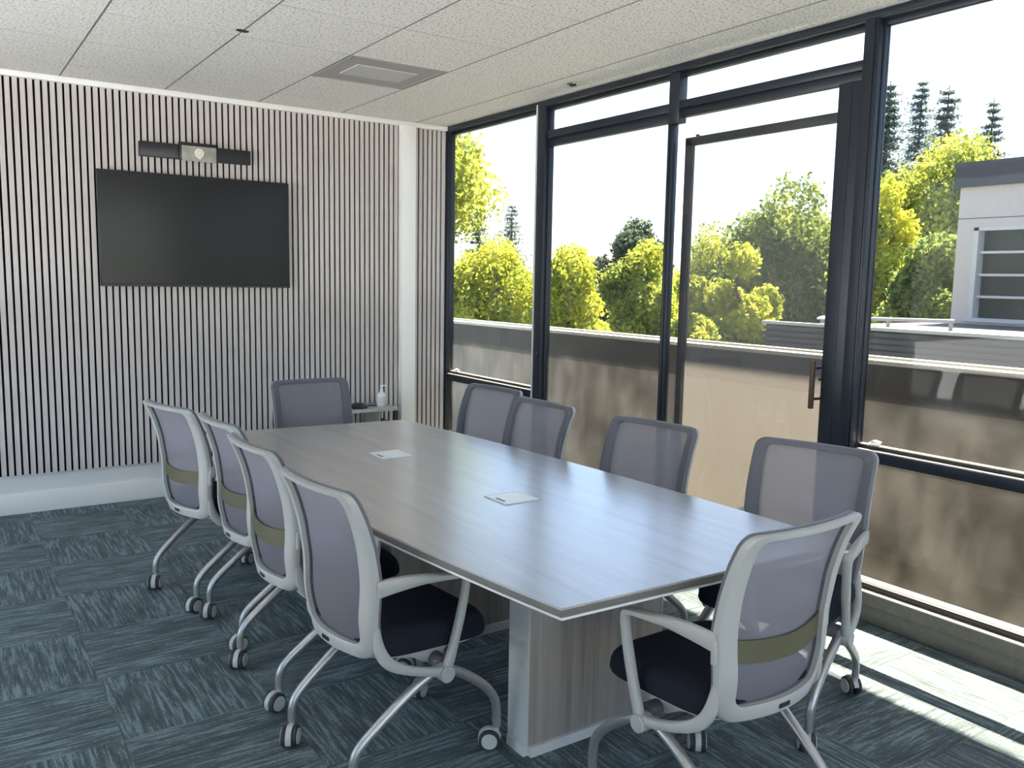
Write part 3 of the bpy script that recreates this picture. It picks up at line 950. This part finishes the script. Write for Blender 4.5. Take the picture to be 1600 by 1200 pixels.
def make_chair():
    t = thing('conference_chair', '', 'chair')
    # plastic back frame (closed ring of rectangular section with rounded look)
    rings = []
    for (so_, zo), (si, zi) in zip(OUT, INN):
        def P(k, d):
            s, z = so_ + (si - so_) * k, zo + (zi - zo) * k
            return (s, back_y(s, z) + d, z)
        rings.append([P(0.0, 0.0), P(0.0, -0.014), P(0.12, -0.021), P(0.85, -0.020), P(1.0, -0.015), P(1.0, 0.0)])
    bm = new_bm()
    ring_loft(bm, rings, closed=True)
    fo = obj('back_frame', bm, M['plastic'], t, smooth=True)
    # dark fabric border on the sitting side
    rings = []
    for (so_, zo), (si, zi) in zip(MIDO, INN):
        def P(k, d):
            s, z = so_ + (si - so_) * k, zo + (zi - zo) * k
            return (s, back_y(s, z) + d, z)
        rings.append([P(0.0, 0.0005), P(0.0, 0.010), P(0.15, 0.018), P(0.9, 0.019), P(1.0, 0.014), P(1.0, 0.0005)])
    bm = new_bm()
    ring_loft(bm, rings, closed=True)
    obj('fabric_border', bm, M['rim'], t, smooth=True)
    # woven mesh
    bm = new_bm()
    cz = 0.67
    K = 9
    rows = []
    for k in range(K):
        q = 1.02 * (1 - k / K)
        rows.append([bm.verts.new((s * q, back_y(s * q, cz + (z - cz) * q) + 0.010, cz + (z - cz) * q)) for s, z in INN])
    cv = bm.verts.new((0, back_y(0, cz) + 0.010, cz))
    n = len(INN)
    for k in range(K - 1):
        for j in range(n):
            bm.faces.new((rows[k][j], rows[k][(j + 1) % n], rows[k + 1][(j + 1) % n], rows[k + 1][j]))
    for j in range(n):
        bm.faces.new((rows[-1][j], rows[-1][(j + 1) % n], cv))
    obj('mesh_back', bm, M['mesh'], t, smooth='all')
    # olive lumbar band behind the mesh
    bm = new_bm()
    rings = []
    for k in range(25):
        s = -0.182 + 0.364 * k / 24
        dip = -0.012 * (1 - (s / 0.182) ** 2)
        za, zb = 0.570 + dip, 0.630 + dip
        ya, yb = back_y(s, za) + 0.006, back_y(s, zb) + 0.006
        rings.append([(s, ya, za), (s, yb, zb), (s, yb - 0.006, zb), (s, ya - 0.006, za)])
    ring_loft(bm, rings)
    lum = obj('lumbar_band', bm, M['lumbar'], t, smooth=True)
    for sx in (-1, 1):
        bm = new_bm()
        box(bm, sx * 0.230 - 0.007, sx * 0.230 + 0.007, -0.185, -0.172, 0.575, 0.64)
        bevel_all(bm, 0.003, 2)
        obj('lumbar_slider', bm, M['plastic'], t, smooth=True)
    # badge
    bm = new_bm()
    for k in (0,):
        y = back_y(0.0, 0.427) - 0.022
        box(bm, -0.020, 0.020, y - 0.002, y + 0.004, 0.421, 0.433)
    obj('maker_badge', bm, M['badge'], t)
    # arm loops
    for sx in (-1, 1):
        st = [(.230, -.180, .632, .009, .026), (.240, -.115, .640, .012, .022), (.250, -.04, .643, .015, .016),
              (.258, .03, .639, .018, .011), (.262, .080, .634, .018, .009), (.263, .102, .628, .017, .009), (.263, .108, .612, .016, .009), (.262, .106, .58, .015, .010),
              (.259, .091, .50, .015, .012), (.256, .068, .41, .014, .014), (.254, .046, .338, .014, .017)]
        st = [(sx * a, b, c, d, e) for a, b, c, d, e in st]
        bm = new_bm()
        ribbon(bm, smooth_path(st, n=5))
        obj('armrest', bm, M['plastic'], t, smooth=True)
        st = [(.254, .042, .338, .013, .017), (.249, -.02, .352, .013, .014), (.241, -.08, .370, .013, .015), (.229, -.135, .398, .013, .018), (.218, -.163, .44, .012, .018), (.212, -.174, .51, .006, .010)]
        st = [(sx * a, b, c, d, e) for a, b, c, d, e in st]
        bm = new_bm()
        ribbon(bm, smooth_path(st, n=5))
        obj('arm_brace', bm, M['plastic'], t, smooth=True)
        bm = new_bm()
        cyl(bm, (sx * 0.248, 0.042, 0.332), 'x', 0.026, 0.050, 22)
        bevel_all(bm, 0.003, 1)
        obj('arm_hub', bm, M['plastic'], t, smooth=True)
        bm = new_bm()
        cyl(bm, (sx * 0.205, 0.05, 0.352), 'x', 0.024, 0.05, 18)
        obj('pivot', bm, M['pivot'], t, smooth=True)
        # folding bracket below the seat
        prof = [(-.10, .398), (.12, .398), (.085, .372), (.075, .345), (.045, .338), (.01, .350), (-.03, .375)]
        bm = new_bm()
        ring_loft(bm, [[(sx * 0.178 + dx, y, z) for y, z in prof] for dx in (-0.006, 0.006)])
        obj('seat_bracket', bm, M['plastic'], t)
        # legs and casters
        for front in (False, True):
            if front:
                pth = [(.232, .055, .335), (.232, .13, .295), (.230, .21, .232), (.228, .252, .178), (.226, .264, .13), (.226, .266, .078)]
            else:
                pth = [(.222, .060, .345), (.218, -.04, .298), (.212, -.15, .222), (.207, -.220, .165), (.205, -.243, .125), (.205, -.246, .078)]
            pth = [(sx * a, b, c) for a, b, c in pth]
            bm = new_bm()
            pp = smooth_path(pth, n=5)
            tube(bm, pp, [0.0165 - 0.003 * i / len(pp) for i in range(len(pp))], 12)
            obj('leg', bm, M['leg'], t, smooth=True)
            cx, cy = pth[-1][0], pth[-1][1]
            sw = Vector((0, -1, 0)) * 0.022
            sw = Matrix.Rotation({(-1, True): 0.5, (1, True): -0.7, (-1, False): 0.9, (1, False): 0.35}[(sx, front)], 4, 'Z') @ sw
            ang = math.atan2(sw.y, sw.x)
            bm = new_bm()
            cyl(bm, (0, 0, 0.012), 'z', 0.009, 0.075, 12)
            # hood: half ring over the wheels
            ring = []
            for k in range(13):
                a = -0.15 * PI + 1.10 * PI * k / 12
                ca, sa = math.cos(a), math.sin(a)
                o_ = Vector((0.022, 0, -0.0425))
                ring.append([o_ + Vector((ca * rr, yy, sa * rr)) for rr, yy in ((0.031, -0.009), (0.038, -0.009), (0.038, 0.009), (0.031, 0.009))])
            ring_loft(bm, ring)
            cst = obj('caster', bm, M['cap'], t, smooth=True, loc=(cx, cy, 0.0775))
            cst.rotation_euler = (0, 0, ang)
            for wy in (-1, 1):
                bm = new_bm()
                cyl(bm, (0, 0, 0), 'y', 0.0345, 0.015, 24, 0)
                bevel_all(bm, 0.003, 1)
                cyl(bm, (0, wy * 0.007, 0), 'y', 0.0255, 0.008, 24, 1)
                obj('wheel', bm, [M['tyre'], M['cap']], cst, smooth=True, loc=(0.022, wy * 0.0175, -0.0425))
    bm = new_bm()
    cyl(bm, (0, 0.05, 0.350), 'x', 0.014, 0.42, 14)
    obj('cross_tube', bm, M['pivot'], t, smooth=True)
    # seat: cushion over a plastic pan
    bm = new_bm()
    nx, ny = 25, 25
    grid = []
    def seat_pt(u, v, top):
        # superellipse footprint
        pw = 5.0
        m_ = max(abs(u), abs(v))
        if m_ > 0:
            ln = (abs(u) ** pw + abs(v) ** pw) ** (1 / pw)
            u, v = u * m_ / ln, v * m_ / ln
        x = 0.232 * u
        y = 0.035 + 0.225 * v
        e = max(0.0, 1 - m_ ** 12)
        zt = 0.422 + 0.060 * e ** 0.42 + 0.006 * u * u * e - 0.012 * max(0, v) ** 2 - 0.006 * v
        zb = 0.408 - 0.010 * v
        return (x, y, zt if top else zb)
    us = np.linspace(-1, 1, nx)
    us = np.sin(us * PI / 2)
    vs_2 = np.linspace(-1, 1, ny)
    vs_2 = np.sin(vs_2 * PI / 2)
    T_ = [[bm.verts.new(seat_pt(u, v, True)) for u in us] for v in vs_2]
    for a in range(ny - 1):
        for b in range(nx - 1):
            bm.faces.new((T_[a][b], T_[a][b + 1], T_[a + 1][b + 1], T_[a + 1][b]))
    rim = [T_[0][b] for b in range(nx)] + [T_[a][nx - 1] for a in range(1, ny)] + [T_[ny - 1][b] for b in range(nx - 2, -1, -1)] + [T_[a][0] for a in range(ny - 2, 0, -1)]
    low = []
    for v in rim:
        low.append(bm.verts.new((v.co.x * 0.985, 0.035 + (v.co.y - 0.035) * 0.985, 0.408 - 0.045 * (v.co.y - 0.035))))
    for i in range(len(rim)):
        bm.faces.new((rim[i], low[i], low[(i + 1) % len(rim)], rim[(i + 1) % len(rim)]))
    bm.faces.new(low)
    obj('seat', bm, M['seat'], t, smooth='all')
    bm = new_bm()
    ring_loft(bm, [[(x * k, 0.025 + (y - 0.035) * k, z + 0.408 - 0.045 * (y - 0.035)) for x, y in [(v_[0], v_[1]) for v_ in
              [(0.232 * math.copysign(abs(math.cos(a)) ** 0.45, math.cos(a)), 0.035 + 0.225 * math.copysign(abs(math.sin(a)) ** 0.45, math.sin(a))) for a in np.linspace(0, 2 * PI, 41)[:-1]]]]
              for k, z in ((0.955, -0.0005), (0.95, -0.008), (0.90, -0.013))])
    obj('seat_pan', bm, M['plastic'], t, smooth=True)
    return t

proto = make_chair()
def copy_chair(src, lumbar):
    r = src.copy()
    COL.objects.link(r)
    for ch in list(src.children):
        if ch.name.startswith('lumbar') and not lumbar:
            continue
        c = ch.copy()
        COL.objects.link(c)
        c.parent = r
        for g in ch.children:
            d = g.copy()
            COL.objects.link(d)
            d.parent = c
    return r

# (x, y of chair centre, heading in degrees: the way the sitter looks, lumbar band, label)
CH = [
    (1.130, 4.155, 13, True, 'grey mesh chair with olive band facing the windows, first from the television wall'),
    (1.224, 3.605, 3, True, 'grey mesh chair with olive band facing the windows, second from the television wall'),
    (1.190, 3.045, 2, True, 'grey mesh chair with olive band facing the windows, third from the television wall'),
    (1.175, 2.410, 5, False, 'grey mesh chair without olive band facing the windows, fourth from the television wall'),
    (1.800, 1.590, 91.5, True, 'grey mesh chair with olive band at the table end opposite the television'),
    (2.488, 1.925, 196, False, 'grey mesh chair on the window side, fourth from the television wall, beside the door post'),
    (2.297, 2.635, 188, False, 'grey mesh chair on the window side, third from the television wall'),
    (2.222, 3.365, 182, False, 'grey mesh chair on the window side, second from the television wall'),
    (2.320, 3.945, 186, False, 'grey mesh chair on the window side, first from the television wall'),
    (1.795, 4.480, 270, False, 'grey mesh chair at the table end below the television'),
]
chairs = []
for k, (x, y, hd_, lum, lab) in enumerate(CH):
    o = proto if k == 0 else copy_chair(proto, lum)
    o.location = (x, y, 0)
    o.rotation_euler = (0, 0, math.radians(hd_ - 90))
    tag(o, lab, 'chair', 'mesh conference chairs around the table')
    chairs.append(o)

# ------------------------------------------------------------------ television and camera bar
tv = thing('television', 'black flat television hung on the slatted wall', 'television', (1.528, TVY - 0.05, 1.43))
bm = new_bm()
box(bm, -0.618, 0.618, -0.030, 0.0, 0, 0.732)
bevel_all(bm, 0.003, 2)
obj('cabinet', bm, M['black'], tv, smooth=True)
bm = new_bm()
box(bm, -0.608, 0.608, -0.0315, -0.028, 0.020, 0.724)
obj('screen', bm, M['screen'], tv)
bm = new_bm()
box(bm, -0.618, 0.618, -0.034, -0.030, 0.0, 0.014)
bevel_all(bm, 0.001, 1)
obj('lower_bezel', bm, M['black'], tv)
bm = new_bm()
box(bm, -0.25, 0.25, 0.0, 0.026, 0.2, 0.55)
obj('wall_mount', bm, M['black'], tv)

cb = thing('camera_bar', 'black conference camera bar above the television', 'camera', (1.528, TVY - 0.0235, 2.266))
bm = new_bm()
box(bm, -0.357, 0.357, -0.045, 0.0, 0.0, 0.094)
bevel_all(bm, 0.004, 2)
obj('speaker_bar', bm, M['black'], cb, smooth=True)
bm = new_bm()
box(bm, -0.118, 0.118, -0.075, -0.040, -0.008, 0.108)
bevel_all(bm, 0.003, 2)
cbx = obj('camera_housing', bm, M['black'], cb, smooth=True)
bm = new_bm()
box(bm, -0.105, 0.116, -0.0785, -0.0752, -0.012, 0.086)
bevel_all(bm, 0.0012, 1)
obj('silver_film', bm, M['film'], cbx, smooth=True)
bm = new_bm()
cyl(bm, (0.005, -0.081, 0.042), 'y', 0.030, 0.006, 28)
bmesh.ops.bevel(bm, geom=bm.edges[:], offset=0.001, segments=1, affect='EDGES')
cyl(bm, (0.005, -0.084, 0.042), 'y', 0.022, 0.004, 28)
box(bm, -0.005, 0.015, -0.083, -0.0785, 0.004, 0.014)
obj('lens_cover', bm, M['lens'], cbx, smooth=True)
bm = new_bm()
ring_loft(bm, [[(0.005 + math.cos(a) * r, -0.0865 if r > 0.0135 else -0.0862, 0.042 + math.sin(a) * r) for r in (0.0150, 0.0170, 0.0160)] for a in np.linspace(0, 2 * PI, 29)[:-1]], closed=True)
obj('lens_ring', bm, M['grille'], cbx)

# ------------------------------------------------------------------ console table with small things
CX0, CX1, CY0, CY1, CZ = 2.06, 2.868, 5.74, 6.06, 0.556
cs = thing('console_table', 'low wood topped console against the slatted wall', 'console', ((CX0 + CX1) / 2, (CY0 + CY1) / 2, 0))
boxobj('top', CX0, CX1, CY0, CY1, CZ - 0.022, CZ, M['table'], cs, 0.002)
for x in (CX0 + 0.015, CX1 - 0.015):
    for y in (CY0 + 0.02, CY1 - 0.02):
        boxobj('leg', x - 0.012, x + 0.012, y - 0.012, y + 0.012, 0, CZ - 0.022, M['black'], cs, 0.002)
cub = boxobj('cubby_back', CX1 - 0.15, CX1 - 0.03, CY1 - 0.05, CY1 - 0.035, CZ - 0.2, CZ - 0.022, M['pivot'], cs)
boxobj('cubby_side', CX1 - 0.15, CX1 - 0.142, CY0 + 0.01, CY1 - 0.05, CZ - 0.2, CZ - 0.022, M['grille'], cs)
boxobj('cubby_shelf', CX1 - 0.142, CX1 - 0.03, CY0 + 0.01, CY1 - 0.05, CZ - 0.2, CZ - 0.19, M['grille'], cs)
bm = new_bm()
box(bm, -0.048, 0.048, -0.09, 0.09, 0, 0.085)
bevel_all(bm, 0.012, 3)
bg = obj('equipment_box', bm, M['black'], loc=(CX1 - 0.087, 5.87, CZ - 0.1895), smooth=True)
tag(bg, 'black equipment box in the cubby of the console', 'box')

bot = thing('sanitizer_bottle', 'clear hand sanitizer bottle with white pump on the console', 'bottle', (2.775, 5.84, CZ + 0.0002))
bm = new_bm()
lathe(bm, [(0.030, 0), (0.033, 0.004), (0.033, 0.088), (0.028, 0.100), (0.013, 0.110), (0.013, 0.116)], (0, 0, 0), 20)
obj('body', bm, M['bottle'], bot, smooth=True)
bm = new_bm()
lathe(bm, [(0.015, 0.112), (0.015, 0.126), (0.006, 0.128), (0.006, 0.150), (0.012, 0.151), (0.012, 0.160), (0.004, 0.161)], (0, 0, 0), 14)
box(bm, 0.0, 0.036, -0.006, 0.006, 0.152, 0.160)
obj('pump', bm, M['bottle_white'], bot, smooth=True)
bm = new_bm()
rings = []
for k in range(9):
    a = -0.9 + 1.8 * k / 8
    rings.append([(0.0335 * math.sin(a), -0.0335 * math.cos(a), z) for z in (0.03, 0.075)])
for i in range(8):
    pass
vv = [[bm.verts.new(p) for p in r] for r in rings]
for i in range(8):
    bm.faces.new((vv[i][0], vv[i + 1][0], vv[i + 1][1], vv[i][1]))
obj('paper_label', bm, M['ped_edge'], bot)

ph = thing('conference_phone', 'low black device lying on the console top', 'phone', (2.60, 5.86, CZ + 0.0002))
bm = new_bm()
lathe(bm, [(0.070, 0.0), (0.074, 0.006), (0.060, 0.020), (0.035, 0.034), (0.010, 0.036)], (0, 0, 0), 24)
obj('body', bm, M['black'], ph, smooth=True)
bm = new_bm()
tube(bm, smooth_path([(0.07, 0, 0.008), (0.10, -0.01, 0.012), (0.125, 0.02, 0.005), (0.145, 0.0, 0.0045)], n=5), 0.004, 8)
obj('cable', bm, M['black'], ph, smooth=True)

# ceiling sensor and tape
sn = thing('ceiling_sensor', 'small round chrome rimmed sensor in the ceiling by the windows', 'sensor', (3.291, 4.264, CEIL))
bm = new_bm()
lathe(bm, [(0.034, 0.0), (0.036, -0.004), (0.028, -0.007), (0.024, -0.004)], (0, 0, 0), 24)
obj('rim', bm, M['chrome'], sn, smooth=True)
bm = new_bm()
lathe(bm, [(0.022, 0.0), (0.022, -0.008), (0.014, -0.018), (0.004, -0.020)], (0, 0, 0), 20)
obj('dome', bm, M['black'], sn, smooth=True)
bm = new_bm()
pts = [(-0.030, -0.022), (0.006, -0.028), (0.010, -0.020), (0.030, -0.018), (0.034, 0.016), (0.020, 0.026), (-0.008, 0.022), (-0.028, 0.012)]
ring_loft(bm, [[(x, y, z) for x, y in pts] for z in (-0.0012, -0.0002)])
tp = obj('green_tape', bm, M['green'], loc=(1.338, 4.384, CEIL))
tag(tp, 'torn piece of green tape stuck to the ceiling grid', 'tape')

# ------------------------------------------------------------------ neighbouring buildings
BX = 16.0
bd = thing('pale_building', 'pale brick building with dark roof band and barred window', 'building', (BX + 2.5, 2.4, -6.0))
def bpart(name, x0, x1, y0, y1, z0, z1, m, parent=None, bev=0):
    return boxobj(name, x0, x1, y0, y1, z0, z1, M[m], parent or bd, bev)
YE = 8.88
# wall built around the window opening
bpart('wall', BX, BX + 5, 8.55, YE, -6.0, 3.36, 'brick')
bpart('wall', BX, BX + 5, -4.0, 8.55, -6.0, 0.95, 'brick')
bpart('wall', BX, BX + 5, -4.0, 8.55, 2.60, 3.36, 'brick')
bpart('wall', BX, BX + 5, -4.0, 5.2, 0.95, 2.60, 'brick')
bpart('roof_band', BX - 0.12, BX + 5.1, -4.1, YE + 0.06, 3.36, 3.80, 'roof_dark')
wn_ = bpart('window', BX + 0.22, BX + 0.26, 5.2, 8.55, 0.95, 2.60, 'bwin')
def sub(name, x0, x1, y0, y1, z0, z1, m, parent):
    c = Vector(((x0 + x1) / 2, (y0 + y1) / 2, z0)) - (bd.location + parent.location)
    bm = new_bm()
    box(bm, -(x1 - x0) / 2, (x1 - x0) / 2, -(y1 - y0) / 2, (y1 - y0) / 2, 0, z1 - z0)
    return obj(name, bm, M[m], parent, loc=c)
for z in (1.36, 1.76, 2.17):
    sub('bar', BX + 0.08, BX + 0.20, 5.2, 8.55, z - 0.022, z + 0.022, 'bbar', wn_)
sub('frame', BX - 0.02, BX + 0.2, 8.47, 8.56, 0.93, 2.62, 'bbar', wn_)
sub('frame', BX - 0.02, BX + 0.2, 5.2, 8.56, 2.56, 2.62, 'bbar', wn_)
sub('sill', BX - 0.05, BX + 0.2, 5.2, 8.60, 0.90, 0.97, 'bbar', wn_)
for z in (2.78,):
    bpart('joint', BX - 0.004, BX, -4.0, YE, z, z + 0.015, 'roof_rib')

lb = thing('flat_roof_building', 'low flat roofed building with dark ribbed cladding', 'building', (13.5, 0.0, -6.0))
boxobj('core', 11.03, 15.9, -10.0, 9.1, -6.0, 0.86, M['roof_rib'], lb)
for k in range(11):
    z = 0.90 - 0.085 * (k + 1)
    boxobj('rib', 10.99, 11.03, -10.0, 9.12, z, z + 0.055, M['roof_rib'], lb)
boxobj('cap', 10.97, 11.07, -10.0, 9.15, 0.90, 0.945, M['pale_metal'], lb)
boxobj('parapet_core', 11.03, 11.2, -10.0, 9.1, 0.86, 0.90, M['roof_rib'], lb)
rl = thing('roof_rail', 'pale pipe rail along the flat roof below the brick wall', 'rail', (13.0, 7.9, 0.86))
bm = new_bm()
tube(bm, [(0, -0.75, 0.145), (0, 0.0, 0.13), (0, 1.6, 0.10)], 0.03, 8)
obj('pipe', bm, M['pale_metal'], rl, smooth=True)
for y in (-0.7, 0.35, 1.5):
    bm = new_bm()
    cyl(bm, (0, y, 0.06), 'z', 0.03, 0.12, 10)
    obj('post', bm, M['pale_metal'], rl, smooth=True)
for k, (y, h, lab) in enumerate(((8.35, 0.22, 'small pale vent cap on the flat roof beside taller vent'), (8.75, 0.16, 'low boxy vent at the end of the flat roof'), (8.15, 0.34, 'taller pale vent pipe with hood on the flat roof'))):
    v_ = thing('roof_vent', lab, 'vent', (12.0, y, 0.86))
    bm = new_bm()
    cyl(bm, (0, 0, h * 0.35), 'z', 0.05, h * 0.7, 12)
    obj('stack', bm, M['pale_metal'], v_, smooth=True)
    bm = new_bm()
    lathe(bm, [(0.11, h * 0.65), (0.11, h * 0.78), (0.06, h), (0.01, h * 1.02)], (0, 0, 0), 12)
    obj('hood', bm, M['pale_metal'], v_, smooth=True)

# ------------------------------------------------------------------ trees
def leaves_mesh(name, P, N, size, m, parent, aspect=0.62):
    """one small folded leaf quad at each point P, facing N"""
    n = len(P)
    r = rng.normal(size=(n, 3))
    a = r - N * np.sum(r * N, 1, keepdims=True)
    a /= np.linalg.norm(a, axis=1, keepdims=True) + 1e-9
    b = np.cross(N, a)
    s = (size * rng.uniform(0.6, 1.35, n))[:, None]
    v = np.empty((n, 4, 3))
    v[:, 0] = P - a * s
    v[:, 1] = P + b * s * aspect + N * s * 0.15
    v[:, 2] = P + a * s
    v[:, 3] = P - b * s * aspect + N * s * 0.15
    me = bpy.data.meshes.new(name)
    me.vertices.add(4 * n)
    me.vertices.foreach_set('co', v.reshape(-1).astype(np.float32))
    me.loops.add(4 * n)
    me.loops.foreach_set('vertex_index', np.arange(4 * n, dtype=np.int32))
    me.polygons.add(n)
    me.polygons.foreach_set('loop_start', np.arange(0, 4 * n, 4, dtype=np.int32))
    me.update(calc_edges=True)
    me.materials.append(m)
    o = bpy.data.objects.new(name, me)
    COL.objects.link(o)
    o.parent = parent
    o['kind'] = 'stuff'
    return o

GZ = -6.0
def broad_tree(label, x, y, top, r, m, n_lobes=26, leaf=0.085, per=900, squash=1.0, low=None, open_=0.0):
    """deciduous tree: trunk, limbs and a crown of leafy lobes"""
    t = thing('deciduous_tree', label, 'tree', (x, y, GZ))
    H = top - GZ
    zl = (H * 0.32 if low is None else low - GZ)
    ch = (H - zl) / 2
    zc = zl + ch
    bm = new_bm()
    tube(bm, smooth_path([(0, 0, 0), (0.05, 0.03, H * 0.25), (-0.04, 0.06, H * 0.5), (0.02, 0, H * 0.8)], n=4), [0.22 - 0.16 * i / 12 for i in range(13)], 9)
    obj('trunk', bm, M['bark'], t, smooth=True)
    cents, rads = [], []
    for k in range(n_lobes):
        d = rng.normal(size=3)
        d /= np.linalg.norm(d)
        q = rng.uniform(0.55, 0.92)
        lr = r * rng.uniform(0.26, 0.42)
        c = np.array((d[0] * (r - lr * 0.9) * q, d[1] * (r - lr * 0.9) * q, zc + d[2] * (ch - lr * 0.8) * q * squash))
        cents.append(c)
        rads.append(lr)
    cents.append(np.array((rng.uniform(-.1, .1) * r, rng.uniform(-.1, .1) * r, H - r * 0.36)))
    rads.append(r * 0.36)
    bm = new_bm()
    for c in cents[::3]:
        st = np.array((0, 0, max(c[2] - 0.9 * r, H * 0.3)))
        tube(bm, smooth_path([st, (st + c) / 2 + rng.normal(size=3) * 0.08 * r, c], n=3), [0.09, 0.08, 0.07, 0.055, 0.045, 0.035, 0.02], 6)
    obj('limbs', bm, M['bark'], t, smooth=True)
    Ps, Ns = [], []
    for c, lr in zip(cents, rads):
        k = int(per * (lr / (0.34 * r)) ** 2)
        d = rng.normal(size=(k, 3))
        d /= np.linalg.norm(d, axis=1, keepdims=True)
        rad = lr * (rng.uniform(0.25, 1.0, k) ** 0.45)[:, None] * (1 + 0.18 * np.sin(d[:, :1] * 9 + c[0] * 5) * np.cos(d[:, 1:2] * 8 + c[1] * 3))
        Ps.append(c + d * rad)
        nn = d + rng.normal(size=(k, 3)) * 0.7
        Ns.append(nn / np.linalg.norm(nn, axis=1, keepdims=True))
    leaves_mesh('foliage', np.concatenate(Ps), np.concatenate(Ns), leaf, m, t)
    return t

def conifer(label, x, y, top, r, n_whorl=26, sparse=1.0, low=0.35):
    """fir: straight trunk with whorls of drooping needle sprays"""
    t = thing('fir_tree', label, 'tree', (x, y, GZ))
    H = top - GZ
    bm = new_bm()
    tube(bm, [(0, 0, 0), (0.02, 0, H * 0.5), (0, 0.02, H * 0.8), (0, 0, H)], [0.26, 0.18, 0.10, 0.02], 8)
    obj('trunk', bm, M['bark'], t, smooth=True)
    Ps, Ns = [], []
    bm = new_bm()
    for w in range(n_whorl):
        f = w / n_whorl
        z = H * (low + (1 - low) * f)
        L = r * ((1 - f) ** 0.75 * 0.95 + 0.06)
        for b in range(max(3, int(6 * sparse))):
            a = rng.uniform(0, 2 * PI)
            l = L * rng.uniform(0.55, 1.15)
            dirv = np.array((math.cos(a), math.sin(a), -0.18 + 0.25 * f))
            p0, p1 = np.array((0, 0, z)), np.array((0, 0, z)) + dirv * l
            tube(bm, [p0, (p0 + p1) / 2 + (0, 0, 0.04 * l), p1], [0.03, 0.02, 0.008], 4)
            k = int(70 * l / r * sparse) + 8
            q = rng.uniform(0.15, 1.05, k)[:, None]
            P = p0 + dirv * l * q + rng.normal(size=(k, 3)) * np.array((0.12, 0.12, 0.07)) * (0.5 + l)
            Ps.append(P)
            nn = rng.normal(size=(k, 3)) * 0.6 + np.array((0, 0, 1.0))
            Ns.append(nn / np.linalg.norm(nn, axis=1, keepdims=True))
    obj('limbs', bm, M['bark'], t, smooth=True)
    leaves_mesh('foliage', np.concatenate(Ps), np.concatenate(Ns), 0.13, M['needle'], t, 0.4)
    return t

broad_tree('tall leafy maple rising beside the white column, seen through the fixed window', 10.0, 19.9, 6.6, 3.0, M['leaf_m'], 34, 0.075, 480, low=1.2)
conifer('slim dark fir beside the tall maple', 36.8, 59.5, 7.4, 2.1)
conifer('broader dark fir showing clear of the tall maple', 44.9, 66.8, 8.45, 3.3)
broad_tree('bright yellow tree filling the fixed window below the firs', 18.9, 29.5, 3.25, 2.7, M['leaf_y'], 30)
broad_tree('small yellow green tree behind the wide pane, next to the sky gap', 17.6, 22.7, 2.76, 1.85, M['leaf_y'], 24, per=800)
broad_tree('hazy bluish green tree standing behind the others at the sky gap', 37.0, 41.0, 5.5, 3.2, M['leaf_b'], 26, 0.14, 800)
broad_tree('mixed green tree behind the wide pane and its stile', 23.1, 25.1, 3.15, 2.2, M['leaf_m'], 28)
broad_tree('green tree behind the edge of the insect screen', 34.9, 33.0, 4.9, 3.4, M['leaf_m'], 26)
broad_tree('large dark green round tree behind the insect screen', 31.4, 24.7, 6.2, 4.1, M['leaf_g'], 48, 0.115, 900)
broad_tree('bright yellow tree in front of the large round tree', 21.2, 18.4, 2.75, 1.55, M['leaf_y'], 24, per=800)
broad_tree('low yellow green tree at the foot of the insect screen view', 16.5, 16.0, 1.72, 1.12, M['leaf_m'], 20, per=760)
broad_tree('tall yellow green tree beside the pale brick building', 41.2, 23.5, 9.0, 4.6, M['leaf_m'], 48, 0.125, 900)
broad_tree('yellow tree beside the broad door post', 28.5, 18.6, 5.4, 2.0, M['leaf_y'], 30, 0.09, 820)
broad_tree('dark green tree just before the pale brick building', 26.8, 15.6, 3.3, 1.9, M['leaf_g'], 26)
conifer('tall fir just clear of the broad door post', 44.2, 28.9, 12.7, 2.3, 30, 1.5)
conifer('tallest pointed fir between two others above the yellow trees', 66.6, 40.7, 18.1, 3.4, 30, 1.6)
conifer('tall round topped fir of the group above the yellow trees', 51.9, 30.0, 13.7, 2.6, 26, 1.6)
conifer('lone fir tip rising above the brick building roof', 60.4, 31.7, 14.3, 2.3, 28, 1.4)

# a further row that closes the gaps low down
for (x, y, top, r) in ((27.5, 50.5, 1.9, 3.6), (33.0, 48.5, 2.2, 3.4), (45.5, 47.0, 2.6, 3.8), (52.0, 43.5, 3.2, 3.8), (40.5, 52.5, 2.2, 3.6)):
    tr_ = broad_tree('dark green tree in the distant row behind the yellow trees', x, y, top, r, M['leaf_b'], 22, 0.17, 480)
    tr_['group'] = 'distant row of dark green trees'
